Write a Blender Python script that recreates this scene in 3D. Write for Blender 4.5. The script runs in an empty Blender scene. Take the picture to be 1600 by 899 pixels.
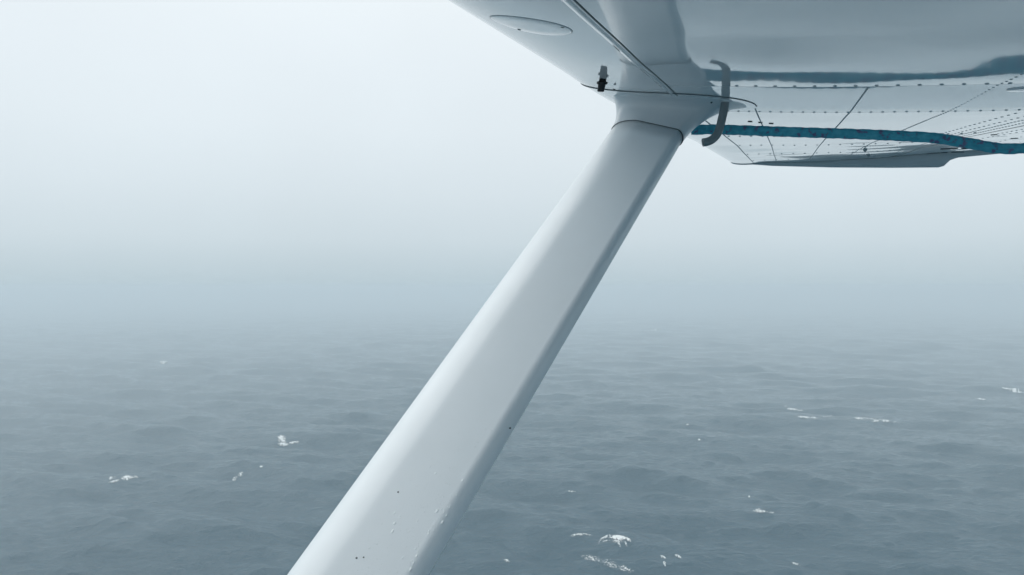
import bpy, bmesh, math, random
import numpy as np
from mathutils import Vector, Matrix, noise

random.seed(7)
rng = np.random.default_rng(11)
sc = bpy.context.scene
col = sc.collection

# ------------------------------------------------------------------ camera
H = 60.0                                   # height above the sea, metres
F = 1200.0                                 # focal length in photo pixels (1600 wide)
cam_data = bpy.data.cameras.new("camera")
cam_data.sensor_width = 36.0
cam_data.lens = 36.0 * F / 1600.0
cam_data.clip_start = 0.02
cam_data.clip_end = 60000.0
cam = bpy.data.objects.new("camera", cam_data)
cam.location = (0, 0, H)
cam.rotation_euler = (math.radians(90), 0, 0)
col.objects.link(cam)
sc.camera = cam

# ------------------------------------------------------------------ light
SUN_EL, SUN_AZ = math.radians(50), math.radians(-60)     # ahead and to the left, behind the overcast
world = bpy.data.worlds.new("World")
sc.world = world
world.use_nodes = True
wn, wl = world.node_tree.nodes, world.node_tree.links
wn.clear()
w_out = wn.new("ShaderNodeOutputWorld")
w_bg = wn.new("ShaderNodeBackground")
w_bg.inputs["Strength"].default_value = 0.1
sky = wn.new("ShaderNodeTexSky")
sky.sky_type = 'NISHITA'
sky.sun_disc = False
sky.sun_elevation = SUN_EL
sky.sun_rotation = SUN_AZ
tc = wn.new("ShaderNodeTexCoord")
sep = wn.new("ShaderNodeSeparateXYZ")
ramp = wn.new("ShaderNodeValToRGB")
cr = ramp.color_ramp
cr.interpolation = 'B_SPLINE'
SKY_STOPS = [(0.0, (0.48, 0.595, 0.65)), (0.03, (0.545, 0.65, 0.71)), (0.06, (0.615, 0.71, 0.765)),
             (0.12, (0.695, 0.78, 0.83)), (0.20, (0.775, 0.855, 0.90)), (0.34, (0.83, 0.90, 0.945)),
             (0.55, (0.95, 1.0, 1.0)), (1.0, (1.0, 1.0, 1.0))]
while len(cr.elements) < len(SKY_STOPS):
    cr.elements.new(0.5)
for e, (p, c) in zip(cr.elements, SKY_STOPS):
    e.position = p
    e.color = (*c, 1)
gain = wn.new("ShaderNodeMix"); gain.data_type = 'RGBA'; gain.blend_type = 'MULTIPLY'
gain.inputs["Factor"].default_value = 1.0
gain.inputs["B"].default_value = (10.2, 10.2, 10.2, 1)
mixw = wn.new("ShaderNodeMix"); mixw.data_type = 'RGBA'
mixw.inputs["Factor"].default_value = 0.97        # the overcast hides nearly all of the clear sky
wl.new(tc.outputs["Generated"], sep.inputs[0])
wl.new(sep.outputs["Z"], ramp.inputs[0])
wl.new(ramp.outputs["Color"], gain.inputs["A"])
wl.new(sky.outputs[0], mixw.inputs["A"])
# faint uneven banks in the overcast
bank = wn.new("ShaderNodeTexNoise"); bank.inputs["Scale"].default_value = 2.2; bank.inputs["Detail"].default_value = 4
bank_r = wn.new("ShaderNodeMapRange"); bank_r.inputs["To Min"].default_value = 0.93; bank_r.inputs["To Max"].default_value = 1.07
bank_m = wn.new("ShaderNodeVectorMath"); bank_m.operation = 'SCALE'
wl.new(tc.outputs["Generated"], bank.inputs["Vector"]); wl.new(bank.outputs["Fac"], bank_r.inputs["Value"])
wl.new(gain.outputs["Result"], bank_m.inputs[0]); wl.new(bank_r.outputs["Result"], bank_m.inputs["Scale"])
wl.new(bank_m.outputs[0], mixw.inputs["B"])
wl.new(mixw.outputs["Result"], w_bg.inputs["Color"])
wl.new(w_bg.outputs[0], w_out.inputs["Surface"])

sun_data = bpy.data.lights.new("sun", 'SUN')
sun_data.energy = 0.9
sun_data.angle = math.radians(50)
sun_data.color = (1.0, 0.985, 0.96)
sun = bpy.data.objects.new("sun", sun_data)
sd = Vector((math.sin(SUN_AZ) * math.cos(SUN_EL), math.cos(SUN_AZ) * math.cos(SUN_EL), math.sin(SUN_EL)))
sun.rotation_euler = sd.to_track_quat('Z', 'Y').to_euler()
sun.location = (0, 0, H + 30)
col.objects.link(sun)

vs = sc.view_settings
vs.view_transform = 'Standard'
vs.look = 'None'
vs.exposure = 0.0
vs.gamma = 1.0
vs.use_curve_mapping = False
sc.cycles.volume_bounces = 3
sc.cycles.max_bounces = 8
sc.cycles.use_denoising = True
sc.cycles.denoiser = 'OPENIMAGEDENOISE'

HAZE_DENSITY = 0.00140

# ------------------------------------------------------------------ helpers
def mat(name, color, rough=0.5, coat=0.0, coat_rough=0.03, metallic=0.0, ior=1.5):
    m = bpy.data.materials.new(name)
    m.use_nodes = True
    b = m.node_tree.nodes["Principled BSDF"]
    b.inputs["Base Color"].default_value = (*color, 1)
    b.inputs["Roughness"].default_value = rough
    b.inputs["Metallic"].default_value = metallic
    b.inputs["IOR"].default_value = ior
    b.inputs["Coat Weight"].default_value = coat
    b.inputs["Coat Roughness"].default_value = coat_rough
    return m

def nodes_of(m):
    return m.node_tree.nodes, m.node_tree.links, m.node_tree.nodes["Principled BSDF"]

def mesh_obj(name, verts, faces, material, parent=None, smooth=True, origin=(0, 0, 0)):
    me = bpy.data.meshes.new(name)
    o0 = np.asarray(origin, float)
    v = np.asarray(verts, float) - o0
    me.from_pydata(v.tolist(), [], [tuple(int(i) for i in f) for f in faces])
    if isinstance(material, (list, tuple)):
        for mm in material:
            me.materials.append(mm)
    else:
        me.materials.append(material)
    if smooth:
        me.polygons.foreach_set("use_smooth", [True] * len(me.polygons))
    me.update()
    o = bpy.data.objects.new(name, me)
    col.objects.link(o)
    if parent is not None:
        o.parent = parent
    return o

def tag(o, label, cat, group=None):
    o["label"] = label
    o["category"] = cat
    if group:
        o["group"] = group

def grid_faces(nr, nc, base=0, closed=False, flip=False):
    f = []
    for i in range(nr - 1):
        for j in range(nc if closed else nc - 1):
            a, b = base + i * nc + j, base + i * nc + (j + 1) % nc
            c, d = b + nc, a + nc
            f.append((a, d, c, b) if flip else (a, b, c, d))
    return f

def tube(points, radii, nseg=16, caps=True):
    P = [Vector(p) for p in points]
    n = len(P)
    if not hasattr(radii, "__len__"):
        radii = [radii] * n
    T = []
    for i in range(n):
        T.append((P[min(i + 1, n - 1)] - P[max(i - 1, 0)]).normalized())
    up = Vector((0, 0, 1)) if abs(T[0].z) < 0.9 else Vector((1, 0, 0))
    nrm = (up - T[0] * up.dot(T[0])).normalized()
    V, Fc = [], []
    for i in range(n):
        nrm = (nrm - T[i] * nrm.dot(T[i])).normalized()
        bn = T[i].cross(nrm)
        for k in range(nseg):
            a = 2 * math.pi * k / nseg
            V.append(P[i] + (nrm * math.cos(a) + bn * math.sin(a)) * radii[i])
    Fc = grid_faces(n, nseg, closed=True, flip=True)
    if caps:
        Fc.append(tuple(range(nseg)))
        Fc.append(tuple(reversed(range((n - 1) * nseg, n * nseg))))
    return [tuple(v) for v in V], Fc

def merge(parts):
    V, Fc = [], []
    for v, f in parts:
        b = len(V)
        V += [tuple(p) for p in v]
        Fc += [tuple(i + b for i in q) for q in f]
    return V, Fc

def ray(px, py):
    return Vector(((px - 800) / F, 1.0, (449.5 - py) / F))

# ------------------------------------------------------------------ materials
def paint(name, base, rough, coat, dirt=0.12, wobble=0.0, wscale=6.0):
    m = mat(name, base, rough, coat, 0.02)
    n, l, b = nodes_of(m)
    t = n.new("ShaderNodeTexCoord")
    n1 = n.new("ShaderNodeTexNoise"); n1.inputs["Scale"].default_value = 9.0; n1.inputs["Detail"].default_value = 8
    n1.inputs["Roughness"].default_value = 0.65
    mx = n.new("ShaderNodeMix"); mx.data_type = 'RGBA'
    mr = n.new("ShaderNodeMapRange")
    mr.inputs["From Min"].default_value = 0.42; mr.inputs["From Max"].default_value = 0.8
    mr.inputs["To Max"].default_value = dirt * 3
    mx.inputs["A"].default_value = (*base, 1)
    mx.inputs["B"].default_value = (base[0] * 0.72, base[1] * 0.76, base[2] * 0.76, 1)
    l.new(t.outputs["Object"], n1.inputs["Vector"])
    l.new(n1.outputs["Fac"], mr.inputs["Value"])
    l.new(mr.outputs["Result"], mx.inputs["Factor"])
    l.new(mx.outputs["Result"], b.inputs["Base Color"])
    mr2 = n.new("ShaderNodeMapRange")
    mr2.inputs["From Min"].default_value = 0.35; mr2.inputs["From Max"].default_value = 0.75
    mr2.inputs["To Min"].default_value = rough; mr2.inputs["To Max"].default_value = rough * 1.5
    l.new(n1.outputs["Fac"], mr2.inputs["Value"])
    l.new(mr2.outputs["Result"], b.inputs["Roughness"])
    if wobble > 0:
        n2 = n.new("ShaderNodeTexNoise"); n2.inputs["Scale"].default_value = wscale; n2.inputs["Detail"].default_value = 2
        bp = n.new("ShaderNodeBump"); bp.inputs["Strength"].default_value = 1.0
        bp.inputs["Distance"].default_value = wobble
        l.new(t.outputs["Object"], n2.inputs["Vector"])
        l.new(n2.outputs["Fac"], bp.inputs["Height"])
        l.new(bp.outputs["Normal"], b.inputs["Normal"])
        l.new(bp.outputs["Normal"], b.inputs["Coat Normal"])
    return m

M_SKIN = paint("white_wing_paint", (0.80, 0.85, 0.88), 0.045, 0.35, 0.05, 0.0)
M_STRUT = paint("white_strut_paint", (0.80, 0.865, 0.90), 0.34, 0.15, 0.06)
M_OUTER = paint("outer_panel_paint", (0.82, 0.86, 0.88), 0.09, 0.5, 0.05)
M_CUFF = paint("white_fairing_paint", (0.73, 0.79, 0.825), 0.30, 0.2, 0.06)
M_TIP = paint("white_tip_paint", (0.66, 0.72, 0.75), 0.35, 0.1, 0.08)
M_SEAL = mat("dark_sealant", (0.13, 0.155, 0.165), 0.7)
M_GRIME_GAP = mat("grimy_metal_gap_shade", (0.09, 0.11, 0.12), 0.55, metallic=0.3)
M_TUBE = mat("grey_tube_metal", (0.25, 0.30, 0.32), 0.5, metallic=0.35)
M_LINE = mat("grey_seam", (0.40, 0.45, 0.47), 0.6)
M_BLACK = mat("black_rubber", (0.008, 0.009, 0.012), 0.4)
M_RIVET = mat("rivet_paint", (0.58, 0.63, 0.65), 0.4, 0.2)

# ------------------------------------------------------------------ airplane: wing frame
CAM = Vector((0, 0, H))
S = Vector((0.358, 1.0, 0.125)).normalized()            # outboard along the span
C = Vector((-1.0, 0.345, 0.104))
C = (C - S * C.dot(S)).normalized()                     # forward along the chord
N = S.cross(C).normalized()                             # up through the wing
D0 = 0.16
C_LE = 0.395

def W(c, s, n):
    return CAM + S * s + C * c + N * n

def chord(s):
    return 1.60 - 0.15 * max(0.0, (s - 1.5)) / 3.4

def naca(x):
    x = min(max(x, 0.0), 1.0)
    yt = 5 * 0.12 * (0.2969 * math.sqrt(x) - 0.126 * x - 0.3516 * x**2 + 0.2843 * x**3 - 0.1036 * x**4)
    yc = 0.02 / 0.16 * (0.8 * x - x * x) if x < 0.4 else 0.02 / 0.36 * (0.2 + 0.8 * x - x * x)
    return yc, yt

YLOW = 0.0423
def cle(s):
    return C_LE - 0.050 * max(0.0, s - 1.7) / 3.2
WAVES = [(rng.uniform(8, 34), rng.uniform(0, 2 * math.pi), rng.uniform(0, 2 * math.pi)) for _ in range(14)]

def wobble(c, s):
    z = 0.0
    for k, th, ph in WAVES:
        z += math.sin(k * (c * math.cos(th) + s * math.sin(th)) + ph) / k
    return z

SR1, SR2 = 1.29, 1.665                                   # rivet rows across the chord
def skin_wave(c, s):
    """gentle waviness of the thin skin"""
    amp = float(np.interp(s, (1.22, 1.32, 1.66, 2.8, 4.0, 4.9), (0.0036, 0.0010, 0.0010, 0.0016, 0.0060, 0.0080)))
    d = amp * wobble(c, s) * min(1.0, 4.0 * max(0.0, cle(s) - c))
    if 0.88 < s < SR1 and c < 0.2:                          # bay pillowed between its rivet rows
        d += 0.0017 * (1 + 0.55 * math.sin(13 * c + 0.8)) * math.sin(math.pi * (s - 0.88) / (SR1 - 0.88)) ** 1.0 * min(1.0, (0.2 - c) * 6)
    return d

def span_lift(s, u):
    q = max(0.0, s - 1.6) / 3.3
    z = float(np.interp(s, (1.29, 1.665, 3.15, 4.9), (0.0, -0.0040, 0.0050, -0.0080)))
    dn = float(np.interp(s, (0.3, 0.7, 1.5, 4.9), (0.0, 0.008, 0.027, 0.040)))
    w = max(0.0, 1 - max(u, 0.0) / 0.33)
    return z + 0.058 * q * max(0.0, u) - dn * w * w

def prof(t, s, off=0.0):
    """t>0 lower skin, t<0 upper skin, |t|=sqrt(u/L); returns (c, n)"""
    L = chord(s)
    x = t * t
    yc, yt = naca(x)
    y = yc - yt if t >= 0 else yc + yt
    u = x * L
    n = D0 + (y + YLOW) * L + span_lift(s, u)
    c = cle(s) - u
    if off:
        e = 1e-3
        x2 = (abs(t) + e) ** 2
        yc2, yt2 = naca(x2)
        y2 = yc2 - yt2 if t >= 0 else yc2 + yt2
        tx, ty = (x2 - x), (y2 - y)
        ln = math.hypot(tx, ty) or 1.0
        tx, ty = tx / ln, ty / ln
        # inward normal
        if t >= 0:
            c += off * ty * 1.0
            n += off * tx
        else:
            c += -off * ty
            n -= off * tx
    return c, n

def lower_n(c, s):
    u = max(cle(s) - c, 0.0)
    return prof(math.sqrt(u / chord(s)), s)[1]

def on_wing(c, s, d=0.0):
    return W(c, s, lower_n(c, s) - skin_wave(c, s) - d)

ORG = W(0.24, 1.55, D0)                                  # base of the airplane object: strut root on the wing
plane = bpy.data.objects.new("airplane", None)
plane.location = ORG
plane.empty_display_size = 0.2
col.objects.link(plane)
tag(plane, "white high wing airplane with glossy wing underside and diagonal strut over the foggy sea", "airplane")

def part(name, verts, faces, material, parent=None, smooth=True):
    return mesh_obj(name, verts, faces, material, parent or plane, smooth, ORG)

def hit(px, py, it=40):
    """where the view line through a photo pixel meets the lower wing skin (c, s)"""
    r = ray(px, py)
    n = D0
    for _ in range(it):
        Y = n / r.dot(N)
        c, s = r.dot(C) * Y, r.dot(S) * Y
        s = min(s, 4.8)
        n = 0.5 * n + 0.5 * lower_n(max(min(c, cle(s) - 0.002), -1.1), s)
    return c, s

# ------------------------------------------------------------------ wing body
S0, S1 = -0.9, 4.90
ts = [math.copysign(abs(v) ** 1.0, v) for v in np.linspace(-1, 1, 121)]
ss = np.linspace(S0, S1, 40)
V = []
for s in ss:
    for t in ts:
        c, n = prof(t, s, 0.0045)
        V.append(W(c, s, n))
nt = len(ts)
Fc = grid_faces(len(ss), nt)
Fc.append(tuple(range(nt)))
Fc.append(tuple(reversed(range((len(ss) - 1) * nt, len(ss) * nt))))
wing = part("wing", V, Fc, [M_SKIN, M_GRIME_GAP], None)
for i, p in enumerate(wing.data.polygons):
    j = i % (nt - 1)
    p.material_index = 1 if (i < (len(ss) - 1) * (nt - 1) and j > 58) else 0  # dark underside: seam grime, plus shade painted into the panel gaps
    if i >= (len(ss) - 1) * (nt - 1):
        p.use_smooth = False

# ------------------------------------------------------------------ skin panels on the underside
def skin_panel(name, c_hi, c_lo, s_lo, s_hi, nc, ns, bulge=0.0, tilt=0.0, nose=False, gap=0.0012, material=None):
    """skin between chord stations c_hi (front) and c_lo (rear), proud of the body"""
    V = []
    rows = []
    for i in range(ns):
        a = i / (ns - 1)
        s = s_lo + gap + (s_hi - s_lo - 2 * gap) * a
        L = chord(s)
        t0 = -0.22 if nose else math.sqrt(max(cle(s) - c_hi + gap, 0) / L)
        t1 = math.sqrt(min((cle(s) - c_lo - gap) / L, 0.998))
        for j in range(nc):
            b = j / (nc - 1)
            t = t0 + (t1 - t0) * b
            c, n = prof(t, s)
            d = bulge * 16 * a * (1 - a) * b * (1 - b) + tilt * (a - 0.5)
            d += skin_wave(c, s)
            V.append(W(c, s, n - d))
    Fc = grid_faces(ns, nc)
    # skirts: the turned-up edge of the sheet
    edge = [i for i in range(nc)] + [k * nc + nc - 1 for k in range(1, ns)] + \
           [(ns - 1) * nc + j for j in range(nc - 2, -1, -1)] + [k * nc for k in range(ns - 2, 0, -1)]
    base = len(V)
    dup = len(edge)
    for e in edge:
        V.append(V[e])
    for e in edge:
        V.append(V[e] + N * 0.004 if not (nose and e % nc == 0) else V[e] - N * 0.004)
    for k in range(dup):
        k2 = (k + 1) % dup
        Fc.append((base + k, base + k2, base + dup + k2, base + dup + k))
    return part(name, V, Fc, material or M_SKIN, wing)

skin_panel("skin_panel", 0, 0.20, S0, 1.36, 60, 130, nose=True)
skin_panel("skin_panel", 0, 0.20, 1.36, 4.86, 60, 60, nose=True)
skin_panel("skin_panel", 0.20, -1.16, S0, SR1, 170, 170)
skin_panel("skin_panel", 0.20, -1.16, SR1, SR2, 150, 50, bulge=0.0004)
skin_panel("skin_panel", 0.20, -0.53, SR2, 4.86, 80, 80, material=M_OUTER)
skin_panel("aileron", -0.536, -1.16, 2.75, 4.855, 50, 50, material=M_OUTER)
skin_panel("flap", -0.536, -1.16, SR2, 2.746, 50, 40, material=M_OUTER)

# ------------------------------------------------------------------ rivets
def dome(c, s, r, h, nseg=7, n_off=0.0):
    V, Fc = [], []
    for ring, (rr, hh) in enumerate(((1.0, -0.15), (0.8, 0.6))):
        for k in range(nseg):
            a = 2 * math.pi * k / nseg
            V.append(on_wing(c + rr * r * math.cos(a), s + rr * r * math.sin(a), hh * h + n_off))
    V.append(on_wing(c, s, h + n_off))
    for k in range(nseg):
        k2 = (k + 1) % nseg
        Fc.append((k, k2, nseg + k2, nseg + k))
        Fc.append((nseg + k, nseg + k2, 2 * nseg))
    return V, Fc

rv = []
def row_chord(s, c0, c1, step, r=0.0032, h=0.0016):
    c = c0
    while c > c1:
        rv.append(dome(c, s, r, h)); c -= step
def row_span(c, s0, s1, step, r=0.0022, h=0.0010):
    s = s0
    while s < s1:
        rv.append(dome(c, s, r, h)); s += step
row_chord(SR1 - 0.012, 0.09, -1.1, 0.0285)
row_chord(SR2 - 0.010, 0.17, -1.1, 0.0205, 0.0028)
for s_, st in ((2.55, .034), (3.15, .04), (3.8, .05), (4.45, .06)):
    row_chord(s_, 0.19, -0.5, st, 0.0042, 0.002)
row_span(-0.10, 1.30, 4.84, 0.024)
row_span(-0.27, 1.06, 4.84, 0.024)
row_span(-0.47, 1.75, 4.84, 0.030, 0.0035)
row_span(-0.50, 1.75, 4.84, 0.030, 0.0030)
for c_ in (-0.40, -0.44, -0.58):
    row_span(c_, 1.75, 2.7, 0.05, 0.0034)
for c_ in (-0.62, -0.75, -0.9):
    row_span(c_, 1.9, 4.7, 0.07, 0.004)
V, Fc = merge(rv)
o = part("rivet", V, Fc, M_RIVET, wing)
o["kind"] = "stuff"

# thin lap strips along the stringer lines (edge of each overlapping sheet)
def strip(c0, s0, c1, s1, w, d, n=60):
    V = []
    for i in range(n):
        a = i / (n - 1)
        c, s = c0 + (c1 - c0) * a, s0 + (s1 - s0) * a
        dc, ds = (s1 - s0), -(c1 - c0)
        ln = math.hypot(dc, ds)
        dc, ds = dc / ln * w, ds / ln * w
        for q, dd in ((-1, -0.001), (-0.8, d), (0.8, d), (1, -0.001)):
            V.append(on_wing(c + dc * q, s + ds * q, dd))
    return V, grid_faces(n, 4)
def strip_part(name, args, material):
    V, Fc = strip(*args)
    return part(name, V, Fc, material, wing)
strip_part("sealant_bead", (0.2005, S0, 0.2005, 1.42, 0.0013, 0.0005), M_SEAL)
strip_part("lap_edge", (0.2085, S0, 0.2085, 1.42, 0.0042, 0.0011), M_SKIN)
strip_part("sealant_bead", (0.2005, 1.75, 0.2005, 4.85, 0.0022, 0.0006), M_LINE)
strip_part("sealant_bead", (0.074, 1.60, 0.074, 4.85, 0.0016, 0.0006), M_LINE)
strip_part("sealant_bead", (-0.10, 1.30, -0.10, 4.85, 0.0016, 0.0006), M_LINE)
strip_part("sealant_bead", (-0.27, 1.90, -0.27, 4.85, 0.0013, 0.0006), M_LINE)

# ------------------------------------------------------------------ round inspection cover
def disc(name, c, s, r, thick, material, parent, nseg=48, ring=0):
    V, Fc = [], []
    for rr, dd in ((1.0, -0.002), (1.0, thick * 0.6), (0.96, thick), (0.5, thick), (0.02, thick)):
        for k in range(nseg):
            a = 2 * math.pi * k / nseg
            V.append(on_wing(c + rr * r * math.cos(a), s + rr * r * math.sin(a), dd))
    Fc = grid_faces(5, nseg, closed=True)
    Fc.append(tuple(range(4 * nseg, 5 * nseg)))
    return part(name, V, Fc, material, parent)
ic = hit(830, 40)
disc("cover_rim", ic[0], ic[1], 0.0468, 0.0004, M_LINE, wing)
cover = disc("inspection_cover", ic[0], ic[1], 0.0458, 0.0007, M_SKIN, wing)
cover["label"] = "round access cover with a dark rim near the leading edge"
for q in (0.9, 3.4):
    V, Fc = dome(ic[0] + 0.041 * math.cos(q), ic[1] + 0.041 * math.sin(q), 0.0022, 0.0006, 10, 0.0007)
    part("cover_screw", V, Fc, M_GRIME_GAP, wing)
# small oval plates and drain holes farther out
for px, py, rr in ((1172, 190, .0055), (1188, 191.5, .0050), (1205, 193, .0055)):
    c, s = hit(px, py)
    disc("drain_hole", c, s, rr, 0.0016, M_BLACK, wing, 16)
for px, py, rr in ((1585, 217, .012), (1553, 211, .009), (1597, 139, 0.020)):
    c, s = hit(px, py)
    disc("access_plate", c, s, rr, 0.0016, M_GRIME_GAP if rr < .02 else M_SKIN, wing, 24)

for px, py in ((1352, 233.5), (1357, 241)):
    c, s = hit(px, py)
    V, Fc = dome(c, s, 0.009, 0.012, 12)
    part("drain_grommet", V, Fc, M_LINE, wing)
for px, py, w_ in ((1440, 246, .05), (1462, 245.5, .03), (1483, 233, .035), (1510, 232.0, .02)):
    c, s = hit(px, py)
    V, Fc = strip(c + w_, s, c - w_, s, 0.006, 0.004, 8)
    part("dark_sliver", V, Fc, M_GRIME_GAP, wing)  # thin dark slivers near the tip joint

# ------------------------------------------------------------------ drooped wing tip
tipc = np.array([0.343, 0.30, 0.20, 0.10, -0.23, -0.55, -0.785, -0.81, -0.835, -0.87, -1.17])
tipn = np.array([0.190, 0.180, 0.169, 0.166, 0.172, 0.185, 0.198, 0.208, 0.240, 0.256, 0.300])   # height of the drooped lip
cc = np.linspace(cle(4.86) - 0.002, -1.10, 110)
lip = np.interp(cc, tipc[::-1], tipn[::-1])
V = []
for c, ln in zip(cc, lip - 0.020):
    nb = lower_n(c, 4.86)
    d = max(nb - ln, 0.004)
    x = max(cle(4.86) - c, 0.0) / chord(4.86)
    yc, yt = naca(x)
    thick = 2 * yt * chord(4.86)
    ring = [(4.862, nb + 0.002), (4.864, nb - d * 0.35), (4.872, nb - d * 0.8), (4.885, nb - d), (4.915, nb - d * 0.92),
            (4.985, nb - d * 0.3), (5.02, nb + thick * 0.35), (5.0, nb + thick * 0.75), (4.93, nb + thick * 0.97), (4.862, nb + thick)]
    for s, n in ring:
        V.append(W(c, s, n))
nr_ = 10
Fc = grid_faces(110, nr_)
Fc.append(tuple(range(nr_)))
Fc.append(tuple(reversed(range(109 * nr_, 110 * nr_))))
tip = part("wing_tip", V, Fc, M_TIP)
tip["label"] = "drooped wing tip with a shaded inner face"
strip_part("tip_joint", (0.33, 4.852, -1.09, 4.852, 0.006, 0.0012), M_SEAL)

# ------------------------------------------------------------------ strut
P_TOP = Vector((0.302, 1.505, 0.363)) + CAM
P_BOT = Vector((-0.161, 0.78, -0.2925)) + CAM
TD = (P_TOP - P_BOT).normalized()
CS = (C - TD * C.dot(TD)).normalized()                  # strut chord, forward
BS = TD.cross(CS).normalized()
if BS.z < 0:
    BS = -BS
SL, ST, SX = 0.134, 0.054, 0.475                          # strut chord, thickness, nose position
def strut_y(x):
    """half thickness at chord fraction x: full round nose, flat flank, bevelled tail"""
    xm, xt = 0.38, 0.90
    if x <= xm:
        q = 1 - x / xm
        y = math.sqrt(max(0.0, 1 - q ** 2.0))
    elif x <= xt:
        q = (x - xm) / (xt - xm)
        y = 1 - 0.36 * max(q, 0.0) ** 1.05
    else:
        q = (x - xt) / (1 - xt)
        q = min(max(q, 0.0), 1.0)
        y = 0.64 * math.sqrt(max(0.0, 1 - q ** 2.1))
    return 0.5 * ST * y
def strut_section(n=88):
    pts, half = [], []
    m = n // 2
    for i in range(m + 1):
        x = 0.5 - 0.5 * math.cos(math.pi * i / m)        # 0 nose .. 1 tail
        half.append(((SX - x) * SL, strut_y(x)))
    return half + [(a, -b) for a, b in reversed(half[1:-1])]
SEC = strut_section()
NS = len(SEC)
T_LEN = (P_TOP - P_BOT).length
def strut_ring(dist, grow=1.0):
    base = P_BOT + TD * dist
    return [base + CS * (x * grow) + BS * (y * grow) for x, y in SEC]
# seam plane: cut square to the strut, slightly turned as in the photo
D_SEAM = T_LEN - 0.135
V = []
dists = list(np.linspace(-1.30, D_SEAM, 50))
for d in dists:
    V += strut_ring(d)
Fc = grid_faces(len(dists), NS, closed=True)
Fc.append(tuple(reversed(range(NS))))
Fc.append(tuple(range((len(dists) - 1) * NS, len(dists) * NS)))
strut = part("wing_strut", V, Fc, M_STRUT)
# ------------------------------------------------------------------ flared fairing where the strut meets the wing
BC, BSP = 0.236, 1.56                                    # centre of the footprint (chord, span)
def foot(k):
    """footprint outline matched to strut outline point k"""
    x, y = SEC[k]
    a = math.atan2(y / (ST / 2), (x - (SX - 0.5) * SL) / (SL / 2))
    c = BC + (0.172 * abs(math.cos(a)) ** 0.55 if math.cos(a) > 0 else -0.166 * abs(math.cos(a)) ** 0.9)
    # near side of the strut (upper face, +BS) lies inboard
    s = BSP - (0.175 if math.sin(a) > 0 else 0.11) * math.copysign(abs(math.sin(a)) ** 0.9, math.sin(a))
    return c, s, a
V = []
NL = 26
ring0 = strut_ring(D_SEAM + 0.002, 1.03)
for i in range(NL):
    q = i / (NL - 1)
    for k in range(NS):
        A = ring0[k]
        c, s, a = foot(k)
        c = min(c, cle(s) + 0.020)
        B = on_wing(c, s, -0.001)
        ctr = on_wing(BC, BSP)
        rad = (B - ctr)
        rad = rad - N * rad.dot(N)
        rl = rad.length
        rad.normalize()
        P1 = A + TD * 0.055
        P2 = B - rad * min(rl * 0.42, 0.075)
        p = A * (1 - q) ** 3 + P1 * 3 * q * (1 - q) ** 2 + P2 * 3 * q * q * (1 - q) + B * q ** 3
        V.append(p)
Fc = grid_faces(NL, NS, closed=True)
cuff = part("strut_fairing", V, Fc, M_CUFF)
cuff["label"] = "flared white fairing blending the strut into the wing"
# dark sealant lines: fairing edge on the wing, fairing to strut joint
loop = []
for k in range(NS):
    c, s, a = foot(k)
    c = min(c, cle(s) + 0.004)
    loop.append(on_wing(c, s, 0.0004))
near = [loop[k] for k in range(0, NS // 2 + 1)]
V, Fc = tube(near, 0.0011, 8)
part("fairing_bead", V, Fc, M_SEAL, cuff)
jr = strut_ring(D_SEAM + 0.0005, 1.012)
V, Fc = tube(jr + [jr[0]], 0.0010, 8, caps=False)
part("joint_bead", V, Fc, M_SEAL, cuff)

for px, py in ((960, 140), (1112, 160)):
    c, s = hit(px, py - 4)
    V, Fc = dome(c, s, 0.0022, 0.003, 10, 0.004)
    part("fairing_screw", V, Fc, M_GRIME_GAP, cuff)

# ------------------------------------------------------------------ fuel vent tube behind the strut
vc, vs_ = hit(1133, 158)
b0 = on_wing(vc, vs_)
def tube_pt(px, py, dY=0.0):
    r = ray(px, py)
    Y = (b0.y + dY)
    return CAM + r * Y
ctrl = [b0 + N * 0.012, tube_pt(1131.5, 170), tube_pt(1128, 186), tube_pt(1124, 202), tube_pt(1119.5, 211.5), tube_pt(1113, 218), tube_pt(1106, 221.5), tube_pt(1098, 223)]
def smooth_path(pts, n):
    P = [Vector(p) for p in pts]
    P = [P[0] * 2 - P[1]] + P + [P[-1] * 2 - P[-2]]
    out = []
    m = len(P) - 3
    for i in range(m):
        for j in range(n):
            t = j / n
            a, b, c, d = P[i:i + 4]
            out.append(0.5 * ((2 * b) + (c - a) * t + (2 * a - 5 * b + 4 * c - d) * t * t + (3 * b - a - 3 * c + d) * t ** 3))
    out.append(P[-2])
    return out
pth = smooth_path(ctrl, 5)
V, Fc = tube(pth, 0.0076, 20, caps=False)
nb_ = len(pth)
# hollow end
V2, F2 = tube([pth[-1], pth[-3], pth[-6]], [0.0062, 0.0060, 0.0058], 20)
e0 = (nb_ - 1) * 20
Vm, Fm = merge([(V, Fc), (V2, [tuple(reversed(f)) for f in F2[:40]])])
nV = len(V)
for k in range(20):
    Fm.append((e0 + k, e0 + (k + 1) % 20, nV + (k + 1) % 20, nV + k))
vent = part("fuel_vent_tube", Vm, Fm, M_TUBE)
disc("tube_collar", vc, vs_, 0.0118, 0.0022, M_CUFF, vent, 24)

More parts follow.
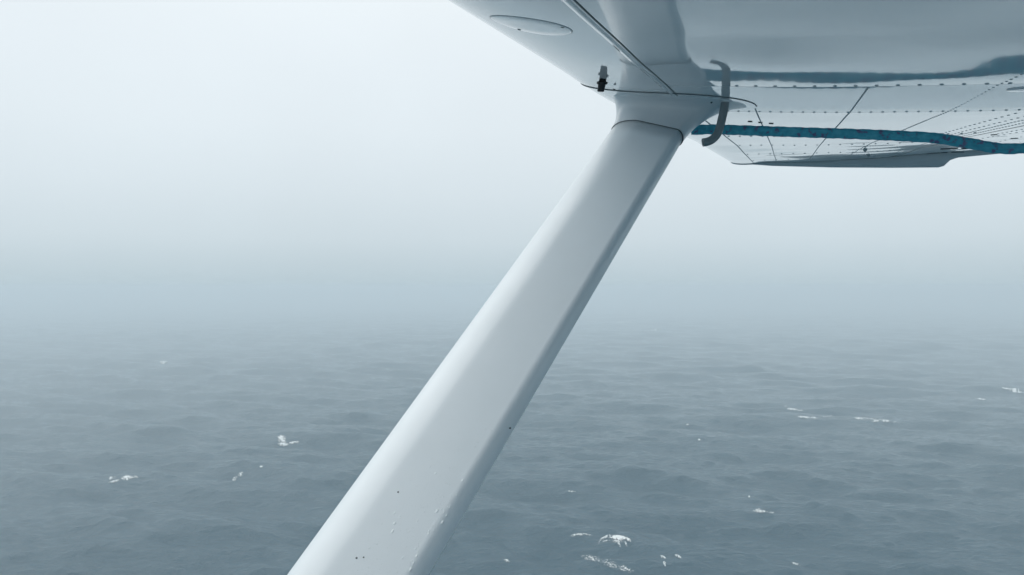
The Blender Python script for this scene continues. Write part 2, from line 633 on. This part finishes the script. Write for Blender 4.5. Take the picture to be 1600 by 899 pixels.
# ------------------------------------------------------------------ black drain valve by the leading edge
dc, ds = hit(942, 124)
def lathe(c, s, prof_rh, nseg=18, lean=(0, 0)):
    V = []
    for rr, hh in prof_rh:
        base = on_wing(c, s, hh) + C * lean[0] * hh + S * lean[1] * hh
        for k in range(nseg):
            a = 2 * math.pi * k / nseg
            V.append(base + C * rr * math.cos(a) + S * rr * math.sin(a))
    Fc = grid_faces(len(prof_rh), nseg, closed=True)
    Fc.append(tuple(range((len(prof_rh) - 1) * nseg, len(prof_rh) * nseg)))
    return V, Fc
V, Fc = lathe(dc, ds, [(.0058, -0.002), (.0060, 0.004), (.0088, 0.0045), (.0090, 0.0075), (.0062, 0.009), (.0056, 0.019), (.0048, 0.020)], lean=(0.12, 0))
valve = part("drain_valve", V, Fc, M_BLACK)

# ------------------------------------------------------------------ unseen cabin side behind the camera, added to shade the strut's flank
V, rings = [], [(1.9, 0.62), (1.6, 0.80), (1.1, 0.97), (0.5, 1.0), (-0.6, 1.0), (-1.6, 0.93), (-2.6, 0.72), (-4.2, 0.42)]
NF = 40
for c, k in rings:
    for q in range(NF):
        a = 2 * math.pi * q / NF
        ca, sa = math.cos(a), math.sin(a)
        V.append(W(c, -1.02 + 0.56 * k * math.copysign(abs(ca) ** 0.45, ca),
                   -0.50 - 0.10 * (1 - k) + 0.68 * (k if sa < 0 else min(1.0, k * 1.05)) * math.copysign(abs(sa) ** 0.55, sa)))
Fc = grid_faces(len(rings), NF, closed=True)
Fc.append(tuple(range(NF))); Fc.append(tuple(reversed(range((len(rings) - 1) * NF, len(rings) * NF))))
fus = part("unseen_fuselage", V, Fc, M_CUFF)
V = []
for i in range(9):
    for j in range(7):
        c = 0.55 - 1.15 * i / 8; n = -0.30 + 0.36 * j / 6
        V.append(W(c, -0.452 + 0.006 * math.sin(math.pi * i / 8) * math.sin(math.pi * j / 6), n))
part("unseen_window", V, grid_faces(9, 7), mat("tinted_pane", (0.02, 0.025, 0.03), 0.05), fus)

# ------------------------------------------------------------------ raindrops and specks on the strut
def flank_pt(px, py):
    """point on the camera-side flank of the strut on the view line"""
    r = ray(px, py)
    lo = None
    best = None
    dirv = r
    # intersect with plane through flank then refine on section
    p0 = P_BOT + BS * 0.0225
    Y = (p0 - CAM).dot(BS) / dirv.dot(BS)
    for _ in range(14):
        P = CAM + dirv * Y
        rel = P - P_BOT
        x = rel.dot(CS)
        y = strut_y(min(max(SX - x / SL, 0.001), 0.999))
        p0 = P_BOT + BS * y
        Y = (p0 - CAM).dot(BS) / dirv.dot(BS)
    return CAM + dirv * Y
M_WATER_DROP = mat("rain_water", (0.79, 0.86, 0.89), 0.2, 0.2)
drops = []
for _ in range(210):
    t = random.random() ** 0.7
    yy = 640 + 255 * t
    xr = 835 + (672 - 835) * (yy - 640) / 259.0                  # right edge of the strut
    xx = xr - 34 - abs(random.gauss(0, 1)) * (40 + 70 * t)
    if xx < xr - 135:
        continue
    p = flank_pt(xx, yy)
    r = random.choice((0.0005, 0.0006, 0.0007, 0.0008, 0.0010, 0.0013))
    if random.random() < 0.03:
        r = 0.0021
    el = random.uniform(1.0, 1.7)
    Vd, Fd = [], []
    for rr, hh in ((1, -0.1), (0.75, 0.05), (0.35, 0.08)):
        for k in range(8):
            a = 2 * math.pi * k / 8
            Vd.append(p + (CS * math.sin(a) + TD * math.cos(a) * el) * r * rr + BS * hh * r)
    Fd = grid_faces(3, 8, closed=True)
    Fd.append(tuple(range(16, 24)))
    drops.append((Vd, Fd))
V, Fc = merge(drops)
o = part("raindrops", V, Fc, M_WATER_DROP, strut)
o["kind"] = "stuff"
for px, py, r in ((557, 872, .0013), (568, 871, .0010), (622, 769, .0012), (797, 669, .0013)):
    p = flank_pt(px, py)
    Vd = []
    for rr, hh in ((1, -0.2), (0.6, 0.35)):
        for k in range(8):
            a = 2 * math.pi * k / 8
            Vd.append(p + (CS * math.sin(a) + TD * math.cos(a)) * r * rr + BS * hh * r)
    Fd = grid_faces(2, 8, closed=True) + [tuple(range(8, 16))]
    part("paint_chip", Vd, Fd, M_GRIME_GAP, strut)

# ------------------------------------------------------------------ braided rope under the wing
rp = [(1080, 203.5), (1110, 202.5), (1150, 203.5), (1250, 207), (1330, 209.5), (1403, 212.5), (1460, 216), (1516, 224.5),
      (1556, 231.5), (1590, 232.5), (1630, 228), (1700, 222), (1800, 228), (1950, 246), (2150, 262), (2400, 290), (2700, 340)]
pts = []
for i, (px, py) in enumerate(rp):
    a = (px - 1080) / 520.0
    Y = max(1.495 + (1.355 - 1.495) * a, 1.22)
    pts.append(CAM + ray(px, py) * Y)
path = smooth_path(pts, 46)
m = len(path)
nseg = 24
T = [(path[min(i + 1, m - 1)] - path[max(i - 1, 0)]).normalized() for i in range(m)]
nrm = (Vector((0, 0, 1)) - T[0] * T[0].z).normalized()
V = []
acc = 0.0
tones = []
for i in range(m):
    if i:
        acc += (path[i] - path[i - 1]).length
    nrm = (nrm - T[i] * nrm.dot(T[i])).normalized()
    bn = T[i].cross(nrm)
    for k in range(nseg):
        a = 2 * math.pi * k / nseg
        ph = acc / 0.030 * 2 * math.pi
        g1 = abs(math.sin(2.0 * a + ph * 0.5)); g2 = abs(math.sin(2.0 * a - ph * 0.5))
        r = 0.0073 + 0.0025 * max(g1, g2) ** 1.5
        V.append(path[i] + (nrm * math.cos(a) + bn * math.sin(a)) * r)
        tones.append(acc)
Fc = grid_faces(m, nseg, closed=True, flip=True)
Fc.append(tuple(range(nseg))); Fc.append(tuple(reversed(range((m - 1) * nseg, m * nseg))))
M_ROPE = mat("teal_rope_fibre", (0.02, 0.15, 0.20), 0.75)
n_, l_, b_ = nodes_of(M_ROPE)
t_ = n_.new("ShaderNodeTexCoord")
nz = n_.new("ShaderNodeTexNoise"); nz.inputs["Scale"].default_value = 90; nz.inputs["Detail"].default_value = 4
rr_ = n_.new("ShaderNodeValToRGB")
rr_.color_ramp.elements[0].position = 0.36; rr_.color_ramp.elements[0].color = (0.16, 0.17, 0.32, 1)
rr_.color_ramp.elements[1].position = 0.43; rr_.color_ramp.elements[1].color = (0.065, 0.42, 0.56, 1)
e_ = rr_.color_ramp.elements.new(0.75); e_.color = (0.12, 0.55, 0.68, 1)
l_.new(t_.outputs["Object"], nz.inputs["Vector"]); l_.new(nz.outputs["Fac"], rr_.inputs[0]); l_.new(rr_.outputs["Color"], b_.inputs["Base Color"])
rope = mesh_obj("rope", V, Fc, M_ROPE, None, True, tuple(path[0]))
rope.location = path[0]
tag(rope, "teal braided rope stretched under the wing behind the strut", "rope")

# ------------------------------------------------------------------ sea surface
WD = math.radians(254)                                   # waves run towards the camera, a little to the left
waves = []
for i in range(90):
    lam = 3.2 * (62 / 3.2) ** (i / 89.0) * rng.uniform(0.93, 1.07)
    spread = rng.normal(0, 0.50 if lam < 25 else 0.32)
    th = WD + spread
    steep = 0.0145 * (1.4 if lam > 28 else 1.0) * (1.3 if lam < 13 else 1.0)
    A = steep * lam / (2 * math.pi) * rng.uniform(0.6, 1.4) * 2.0
    waves.append((lam, th, A, rng.uniform(0, 2 * math.pi)))

def sea_at(px, py, z=0.4):
    r = ray(px, py)
    q = (z - H) / r.z
    return r.x * q, r.y * q

# breaking crests: each lifts the water locally
CRESTS = []   # (x, y, half width, half depth, height, turn)
def add_crest(px, py, halfw, halfd, hgt, turn=0.0):
    x, y = sea_at(px, py)
    CRESTS.append((x, y, halfw, halfd, hgt, turn))
add_crest(962, 838, 22, 5.5, 1.3, -0.10)
add_crest(900, 833, 12, 4.5, 0.7, 0.0)
add_crest(1030, 862, 10, 4.0, 0.8, -0.3)
add_crest(420, 732, 24, 7.0, 1.3, 0.15)
add_crest(450, 684, 22, 8.0, 1.2, 0.0)
add_crest(190, 742, 18, 7.0, 1.0, 0.0)
add_crest(1190, 792, 16, 6.0, 0.8, 0.0)
add_crest(1100, 775, 30, 6.5, 1.1, -0.15)
add_crest(1270, 640, 34, 12, 1.2, 0.0)
add_crest(1590, 603, 34, 14, 1.2, -0.1)
add_crest(1470, 840, 34, 7.0, 1.1, 0.12)
add_crest(120, 850, 34, 7.0, 1.0, 0.1)

def sea_height(x, y, spacing=None):
    x = np.asarray(x, float); y = np.asarray(y, float)
    h = np.zeros_like(x)
    for lam, th, A, ph in waves:
        k = 2 * math.pi / lam
        a = k * (x * math.cos(th) + y * math.sin(th)) + ph
        z = np.cos(a) + min(0.3, A * k * 3) * np.cos(2 * a)
        if spacing is not None:
            f = np.clip((lam / spacing - 2.2) / 2.5, 0, 1)
            z = z * f
        h += A * z
    for cx, cy, hw, hd, hg, tn in CRESTS:
        dx, dy = x - cx, y - cy
        u = dx * math.cos(tn) + dy * math.sin(tn)
        v = -dx * math.sin(tn) + dy * math.cos(tn)
        v = v - 0.012 * u * u / 3
        hd_ = np.where(v < 0, hd * 0.62, hd * 1.35)       # steeper face towards the camera
        h += hg * np.exp(-(u / hw) ** 2) * np.exp(-(v / hd_) ** 2)
    return h

az = np.concatenate([np.linspace(-0.80, 0.80, 1150), np.linspace(0.80, 2 * math.pi - 0.80, 130)[1:-1]])
rows = list(np.linspace(330, 52, 520)) + list(np.linspace(51.5, 5.2, 110))       # steps in picture rows below the horizon
rad = np.array([0.5, 30, 60, 90, 110, 122, 132, 138] + [H * 768.0 / q for q in rows if H * 768.0 / q > 139])
R, Az = np.meshgrid(rad, az, indexing='ij')
X = R * np.sin(Az); Y = R * np.cos(Az)
sp = np.gradient(rad)
SPm = np.repeat(sp[:, None], len(az), 1)
SPm = np.maximum(np.minimum(SPm, 1e9), 0.1)
daz = np.gradient(az); SPm = np.maximum(SPm * 0.55, R * np.abs(daz)[None, :])
Z = sea_height(X, Y, SPm)
verts = np.stack([X, Y, Z], -1).reshape(-1, 3)
nr, nc = R.shape
ii, jj = np.meshgrid(np.arange(nr - 1), np.arange(nc), indexing='ij')
a = ii * nc + jj; b = ii * nc + (jj + 1) % nc
quads = np.stack([a, b, b + nc, a + nc], -1).reshape(-1, 4)[:, ::-1]
me = bpy.data.meshes.new("sea")
me.vertices.add(len(verts)); me.vertices.foreach_set("co", verts.astype(np.float32).ravel())
me.loops.add(quads.size); me.loops.foreach_set("vertex_index", quads.astype(np.int32).ravel())
me.polygons.add(len(quads)); me.polygons.foreach_set("loop_start", np.arange(0, quads.size, 4, dtype=np.int32))
me.update(calc_edges=True)
me.polygons.foreach_set("use_smooth", np.ones(len(quads), bool))
M_SEA = mat("sea_water", (0.003, 0.056, 0.090), 0.08, ior=1.333)
n_, l_, b_ = nodes_of(M_SEA)
geo = n_.new("ShaderNodeNewGeometry")
mp = n_.new("ShaderNodeMapping"); mp.inputs["Scale"].default_value = (0.55, 1.0, 1.0); mp.inputs["Rotation"].default_value = (0, 0, math.radians(8))
na = n_.new("ShaderNodeTexNoise"); na.inputs["Scale"].default_value = 0.8; na.inputs["Detail"].default_value = 6; na.inputs["Roughness"].default_value = 0.6
nb2 = n_.new("ShaderNodeTexNoise"); nb2.inputs["Scale"].default_value = 0.09; nb2.inputs["Detail"].default_value = 3
bp1 = n_.new("ShaderNodeBump"); bp1.inputs["Strength"].default_value = 1.0; bp1.inputs["Distance"].default_value = 0.70
bp2 = n_.new("ShaderNodeBump"); bp2.inputs["Strength"].default_value = 1.0; bp2.inputs["Distance"].default_value = 0.9
l_.new(geo.outputs["Position"], mp.inputs["Vector"])
l_.new(mp.outputs[0], na.inputs["Vector"]); l_.new(mp.outputs[0], nb2.inputs["Vector"])
l_.new(nb2.outputs["Fac"], bp2.inputs["Height"]); l_.new(na.outputs["Fac"], bp1.inputs["Height"])
l_.new(bp2.outputs["Normal"], bp1.inputs["Normal"]); l_.new(bp1.outputs["Normal"], b_.inputs["Normal"])
me.materials.append(M_SEA)
sea = bpy.data.objects.new("sea", me)
col.objects.link(sea)
sea["kind"] = "structure"

# ------------------------------------------------------------------ whitecaps: lacy foam lying on the water
M_FOAM = mat("sea_foam", (0.86, 0.90, 0.91), 0.8)
n_, l_, b_ = nodes_of(M_FOAM)
fa = n_.new("ShaderNodeAttribute"); fa.attribute_name = "cover"        # how closely the bubbles cover the water
l_.new(fa.outputs["Fac"], b_.inputs["Alpha"])
def whitecap(label, cx, cy, blobs, thr=0.0, cell=0.5, fine=0.22, streak=0.8):
    """blobs: (dx, dy, rx, ry, strength, turn) in photo pixels about (cx, cy); laid onto the water"""
    x0 = min(b[0] - b[2] * 1.5 for b in blobs); x1 = max(b[0] + b[2] * 1.5 for b in blobs)
    y0 = min(b[1] - b[3] * 1.7 for b in blobs); y1 = max(b[1] + b[3] * 1.7 for b in blobs)
    nx = int((x1 - x0) / cell) + 1; ny = int((y1 - y0) / cell) + 1
    gx = np.linspace(x0, x1, nx); gy = np.linspace(y0, y1, ny)
    GX, GY = np.meshgrid(gx, gy)
    m = np.zeros_like(GX)
    for dx, dy, rx, ry, st, tn in blobs:
        ux, uy = GX - dx, GY - dy
        ct, sn = math.cos(tn), math.sin(tn)
        u = (ux * ct + uy * sn) / rx; v = (-ux * sn + uy * ct) / ry
        m = np.maximum(m, st * np.exp(-(u * u + v * v) * 1.2))
    # onto the water: march the view line to the surface
    r = np.stack([(cx + GX - 800) / F, np.ones_like(GX), (449.5 - cy - GY) / F], -1)
    zz = np.full_like(GX, 0.5)
    for _ in range(6):
        q = (zz - H) / r[..., 2]
        zz = 0.5 * zz + 0.5 * sea_height(r[..., 0] * q, r[..., 1] * q)
    q = (zz - H) / r[..., 2]
    PX, PY = r[..., 0] * q, r[..., 1] * q
    PZ = sea_height(PX, PY)
    nzv = np.zeros_like(GX)
    for i in range(ny):
        for j in range(nx):
            v = Vector((GX[i, j] * fine * streak * 1.5 + cx, GY[i, j] * fine * 2.4 + cy, 3.1))
            nzv[i, j] = noise.fractal(v, 0.7, 2.1, 4)
    dens = m + 0.95 * nzv * np.clip(m * 2.2 - 0.2, 0, 1) - (0.40 + thr)
    keep = dens > 0.0
    lift = 0.10 + 0.45 * np.clip(m - 0.3, 0, 1) + 0.12 * np.clip(nzv, -0.5, 1)
    V, Fc, idx, D = [], [], {}, []
    def vid(i, j):
        if (i, j) not in idx:
            idx[(i, j)] = len(V)
            V.append((PX[i, j], PY[i, j], PZ[i, j] + lift[i, j]))
            D.append(float(np.clip(dens[i, j] / 0.42 + 0.12, 0.02, 1)))
        return idx[(i, j)]
    for i in range(ny - 1):
        for j in range(nx - 1):
            if keep[i, j]:
                Fc.append((vid(i, j), vid(i + 1, j), vid(i + 1, j + 1), vid(i, j + 1)))
    if not Fc:
        return None
    # connected pieces: the largest is the whitecap, the crumbs round it are its flecks
    par = list(range(len(V)))
    def find(q):
        while par[q] != q:
            par[q] = par[par[q]]; q = par[q]
        return q
    for f in Fc:
        r0 = find(f[0])
        for q in f[1:]:
            par[find(q)] = r0
    groups = {}
    for f in Fc:
        groups.setdefault(find(f[0]), []).append(f)
    order = sorted(groups.values(), key=len, reverse=True)
    def build(name, faces, parent, o_):
        used = sorted({q for f in faces for q in f})
        mp_ = {q: k for k, q in enumerate(used)}
        VV = [V[q] for q in used]
        FF = [tuple(mp_[q] for q in f) for f in faces]
        es = {(f[k], f[(k + 1) % 4]) for f in FF for k in range(4)}
        for (p, q2) in sorted(es):
            if (q2, p) not in es:                          # rim turned down into the water: the foam has body
                b0i = len(VV)
                VV.append((VV[p][0], VV[p][1], VV[p][2] - 0.15)); VV.append((VV[q2][0], VV[q2][1], VV[q2][2] - 0.15))
                FF.append((p, b0i, b0i + 1, q2))
        DD = [D[q] for q in used] + [0.02] * (len(VV) - len(used))
        fo = mesh_obj(name, VV, FF, M_FOAM, parent, False, o_)
        at = fo.data.attributes.new("cover", 'FLOAT', 'POINT')
        at.data.foreach_set("value", DD)
        return fo
    o_ = V[order[0][0][0]]
    ob = build("whitecap", order[0], None, o_)
    ob.location = o_
    rest = [f for g in order[1:] for f in g]
    if rest:
        fl = build("foam_fleck", rest, ob, o_)
        fl["kind"] = "stuff"
    tag(ob, label, "whitecap", "whitecaps on the sea")
    return ob

whitecap("brightest whitecap with drips of foam, low in the picture right of the strut", 960, 845,
         [(7, -3.5, 15, 3.6, 1.4, 0.10), (-16, -3.5, 11, 1.9, 0.95, -0.5), (20, -1, 7, 2.2, 1.0, 0.45), (-12, 1.0, 8, 1.5, 0.62, -0.2),
          (7, 6, 2.4, 7, 0.66, -0.45), (18, 6, 1.8, 7, 0.6, -0.4), (-24, 4, 1.2, 4, 0.5, 0.2), (4, 2, 12, 2.5, 0.7, 0.1)], cell=0.36, fine=0.3)
whitecap("thin arched foam crest just left of the brightest whitecap", 906, 836,
         [(-4, 1, 14, 2.2, 0.85, -0.12), (10, 0, 12, 1.5, 0.65, 0.15)], cell=0.42, fine=0.35)
whitecap("faint speckled foam patch below the brightest whitecap", 955, 876,
         [(-30, -3, 26, 7, 0.44, 0.25), (-2, 6, 22, 9, 0.45, 0.4), (22, 14, 20, 7, 0.47, 0.3)], cell=0.4, fine=0.28)
whitecap("small broken foam flecks right of the brightest whitecap", 1036, 876,
         [(0, -4, 5, 2.4, 0.85, 0.4), (2, 5, 3, 3.0, 0.8, 0.7), (3, 9, 2.4, 2, 0.8, 0)], cell=0.42, fine=0.4)
whitecap("short slanted foam streak at the lower right of the brightest whitecap", 1060, 871,
         [(0, 0, 8, 1.7, 0.9, 0.5)], cell=0.4, fine=0.4)
whitecap("bright peaked whitecap with a tail, left of the strut in open water", 447, 690,
         [(-7, -4, 7.5, 6.0, 1.05, 0.25), (-4, 5, 9, 3, 1.1, 0.1), (12, 2, 10, 2.6, 0.85, -0.15)], cell=0.42, fine=0.35)
whitecap("ragged pair of foam clumps at the far left of the sea", 188, 748,
         [(10, -1, 9, 4.4, 0.95, -0.1), (-14, 0, 7, 3, 0.66, -0.3), (-10, 5, 11, 2, 0.8, -0.25), (22, -2, 8, 2.4, 0.7, 0)], cell=0.42, fine=0.35)
whitecap("loose foam slanting up to a wave crest between the far left clumps and the strut", 373, 744,
         [(3, -2, 5, 3.5, 0.78, -0.7), (-6, 4, 6, 3, 0.55, -0.6)], cell=0.42, fine=0.4)
whitecap("tiny bright fleck on top of a wave crest left of the strut", 408, 730,
         [(0, 0, 4.0, 1.6, 0.9, -0.1)], cell=0.4, fine=0.4)
whitecap("small spread of foam below a fleck, middle right of the sea", 1187, 799,
         [(0, 1, 13, 2.6, 0.8, 0.05), (-3, -2, 6, 2, 0.7, -0.4), (18, 3, 7, 1.5, 0.55, 0.1)], cell=0.42, fine=0.4)
whitecap("tiny round fleck of foam above the small spread of foam", 1171, 777,
         [(0, 0, 2.0, 1.5, 0.95, 0)], cell=0.35, fine=0.4)
whitecap("upper left foam streak in the row of streaks on the right", 1240, 640,
         [(-2, 0, 11, 1.8, 0.95, 0.12), (-13, -5, 5, 2.2, 0.6, 0.5), (10, 2, 8, 1.2, 0.7, 0.1)], cell=0.4, fine=0.35)
whitecap("lower left foam streak in the row of streaks on the right", 1262, 652.5,
         [(-6, 0, 12, 2.0, 0.95, 0.12), (10, 1, 8, 2, 0.7, 0.1), (30, -1, 14, 1.8, 0.55, 0)], cell=0.4, fine=0.35)
whitecap("faint middle foam streak in the row of streaks on the right", 1340, 654,
         [(0, 0, 12, 1.9, 0.78, 0.15), (10, 0, 46, 1.8, 0.53, 0.08)], cell=0.4, fine=0.3)
whitecap("rightmost foam streak in the row of streaks on the right", 1382, 658.5,
         [(-14, 0, 8, 2.4, 0.7, 0), (3, 0, 9, 1.9, 0.95, 0.1), (18, 1.5, 9, 1.1, 0.5, 0.1)], cell=0.4, fine=0.35)
whitecap("distant bright foam streak cut by the right edge of the picture", 1580, 609,
         [(-8, -1, 10, 2.0, 0.95, 0.2), (10, 3, 14, 1.7, 0.85, 0.2)], cell=0.4, fine=0.3)
whitecap("pale distant foam streak left of the streak at the right edge", 1533, 624,
         [(0, 0, 11, 1.3, 0.78, 0.1)], cell=0.4, fine=0.3)
whitecap("hazy small white spot far out on the left", 255, 566,
         [(0, 0, 7, 2.6, 0.9, 0)], cell=0.4, fine=0.3)
whitecap("faintest foam spot, almost lost in the fog left of the strut", 372, 487,
         [(0, 0, 14, 1.6, 0.95, 0)], cell=0.5, fine=0.15)
whitecap("thin far foam line just right of the strut in the fog", 972, 504,
         [(0, 0, 18, 1.2, 0.82, -0.05), (14, -4, 5, 0.9, 0.8, 0)], cell=0.5, fine=0.2)
whitecap("second thin far foam line in the fog, to the right of the first", 1018, 517,
         [(0, 0, 20, 1.1, 0.75, 0.02)], cell=0.5, fine=0.2)
whitecap("little foam fleck on a wave, mid sea right of the strut", 1093, 688,
         [(0, 0, 3.5, 1.7, 0.9, 0.3), (-18, -24, 3.5, 1.2, 0.7, 0)], cell=0.35, fine=0.4)
whitecap("bright thin foam line on a crest close to the strut's lower right side", 893, 769,
         [(0, 0, 8, 1.1, 0.78, 0.05)], cell=0.4, fine=0.35)
whitecap("dim foam fleck in the dark water at the foot of the strut", 792, 877,
         [(0, 0, 6, 3.0, 0.66, 0.3)], cell=0.4, fine=0.45)
whitecap("small foam fleck on a crest near the bottom edge at right", 1243, 882,
         [(0, 0, 8, 1.5, 0.75, 0.3)], cell=0.4, fine=0.4)

# ------------------------------------------------------------------ fog
HB = 13000.0
bm = bmesh.new()
bmesh.ops.create_cube(bm, size=1.0)
for v in bm.verts:
    v.co.x *= 2 * HB; v.co.y *= 2 * HB
    v.co.z = -5.0 if v.co.z < 0 else H + 4.0
me = bpy.data.meshes.new("haze")
bm.to_mesh(me); bm.free()
M_HAZE = bpy.data.materials.new("haze_air")
M_HAZE.use_nodes = True
n_ = M_HAZE.node_tree.nodes; n_.clear()
mo = n_.new("ShaderNodeOutputMaterial")
pv = n_.new("ShaderNodeVolumePrincipled")
pv.inputs["Color"].default_value = (0.84, 0.942, 1.0, 1)
pv.inputs["Density"].default_value = HAZE_DENSITY
pv.inputs["Anisotropy"].default_value = 0.2
M_HAZE.node_tree.links.new(pv.outputs[0], mo.inputs["Volume"])
me.materials.append(M_HAZE)
haze = bpy.data.objects.new("haze", me)
col.objects.link(haze)
haze["kind"] = "stuff"
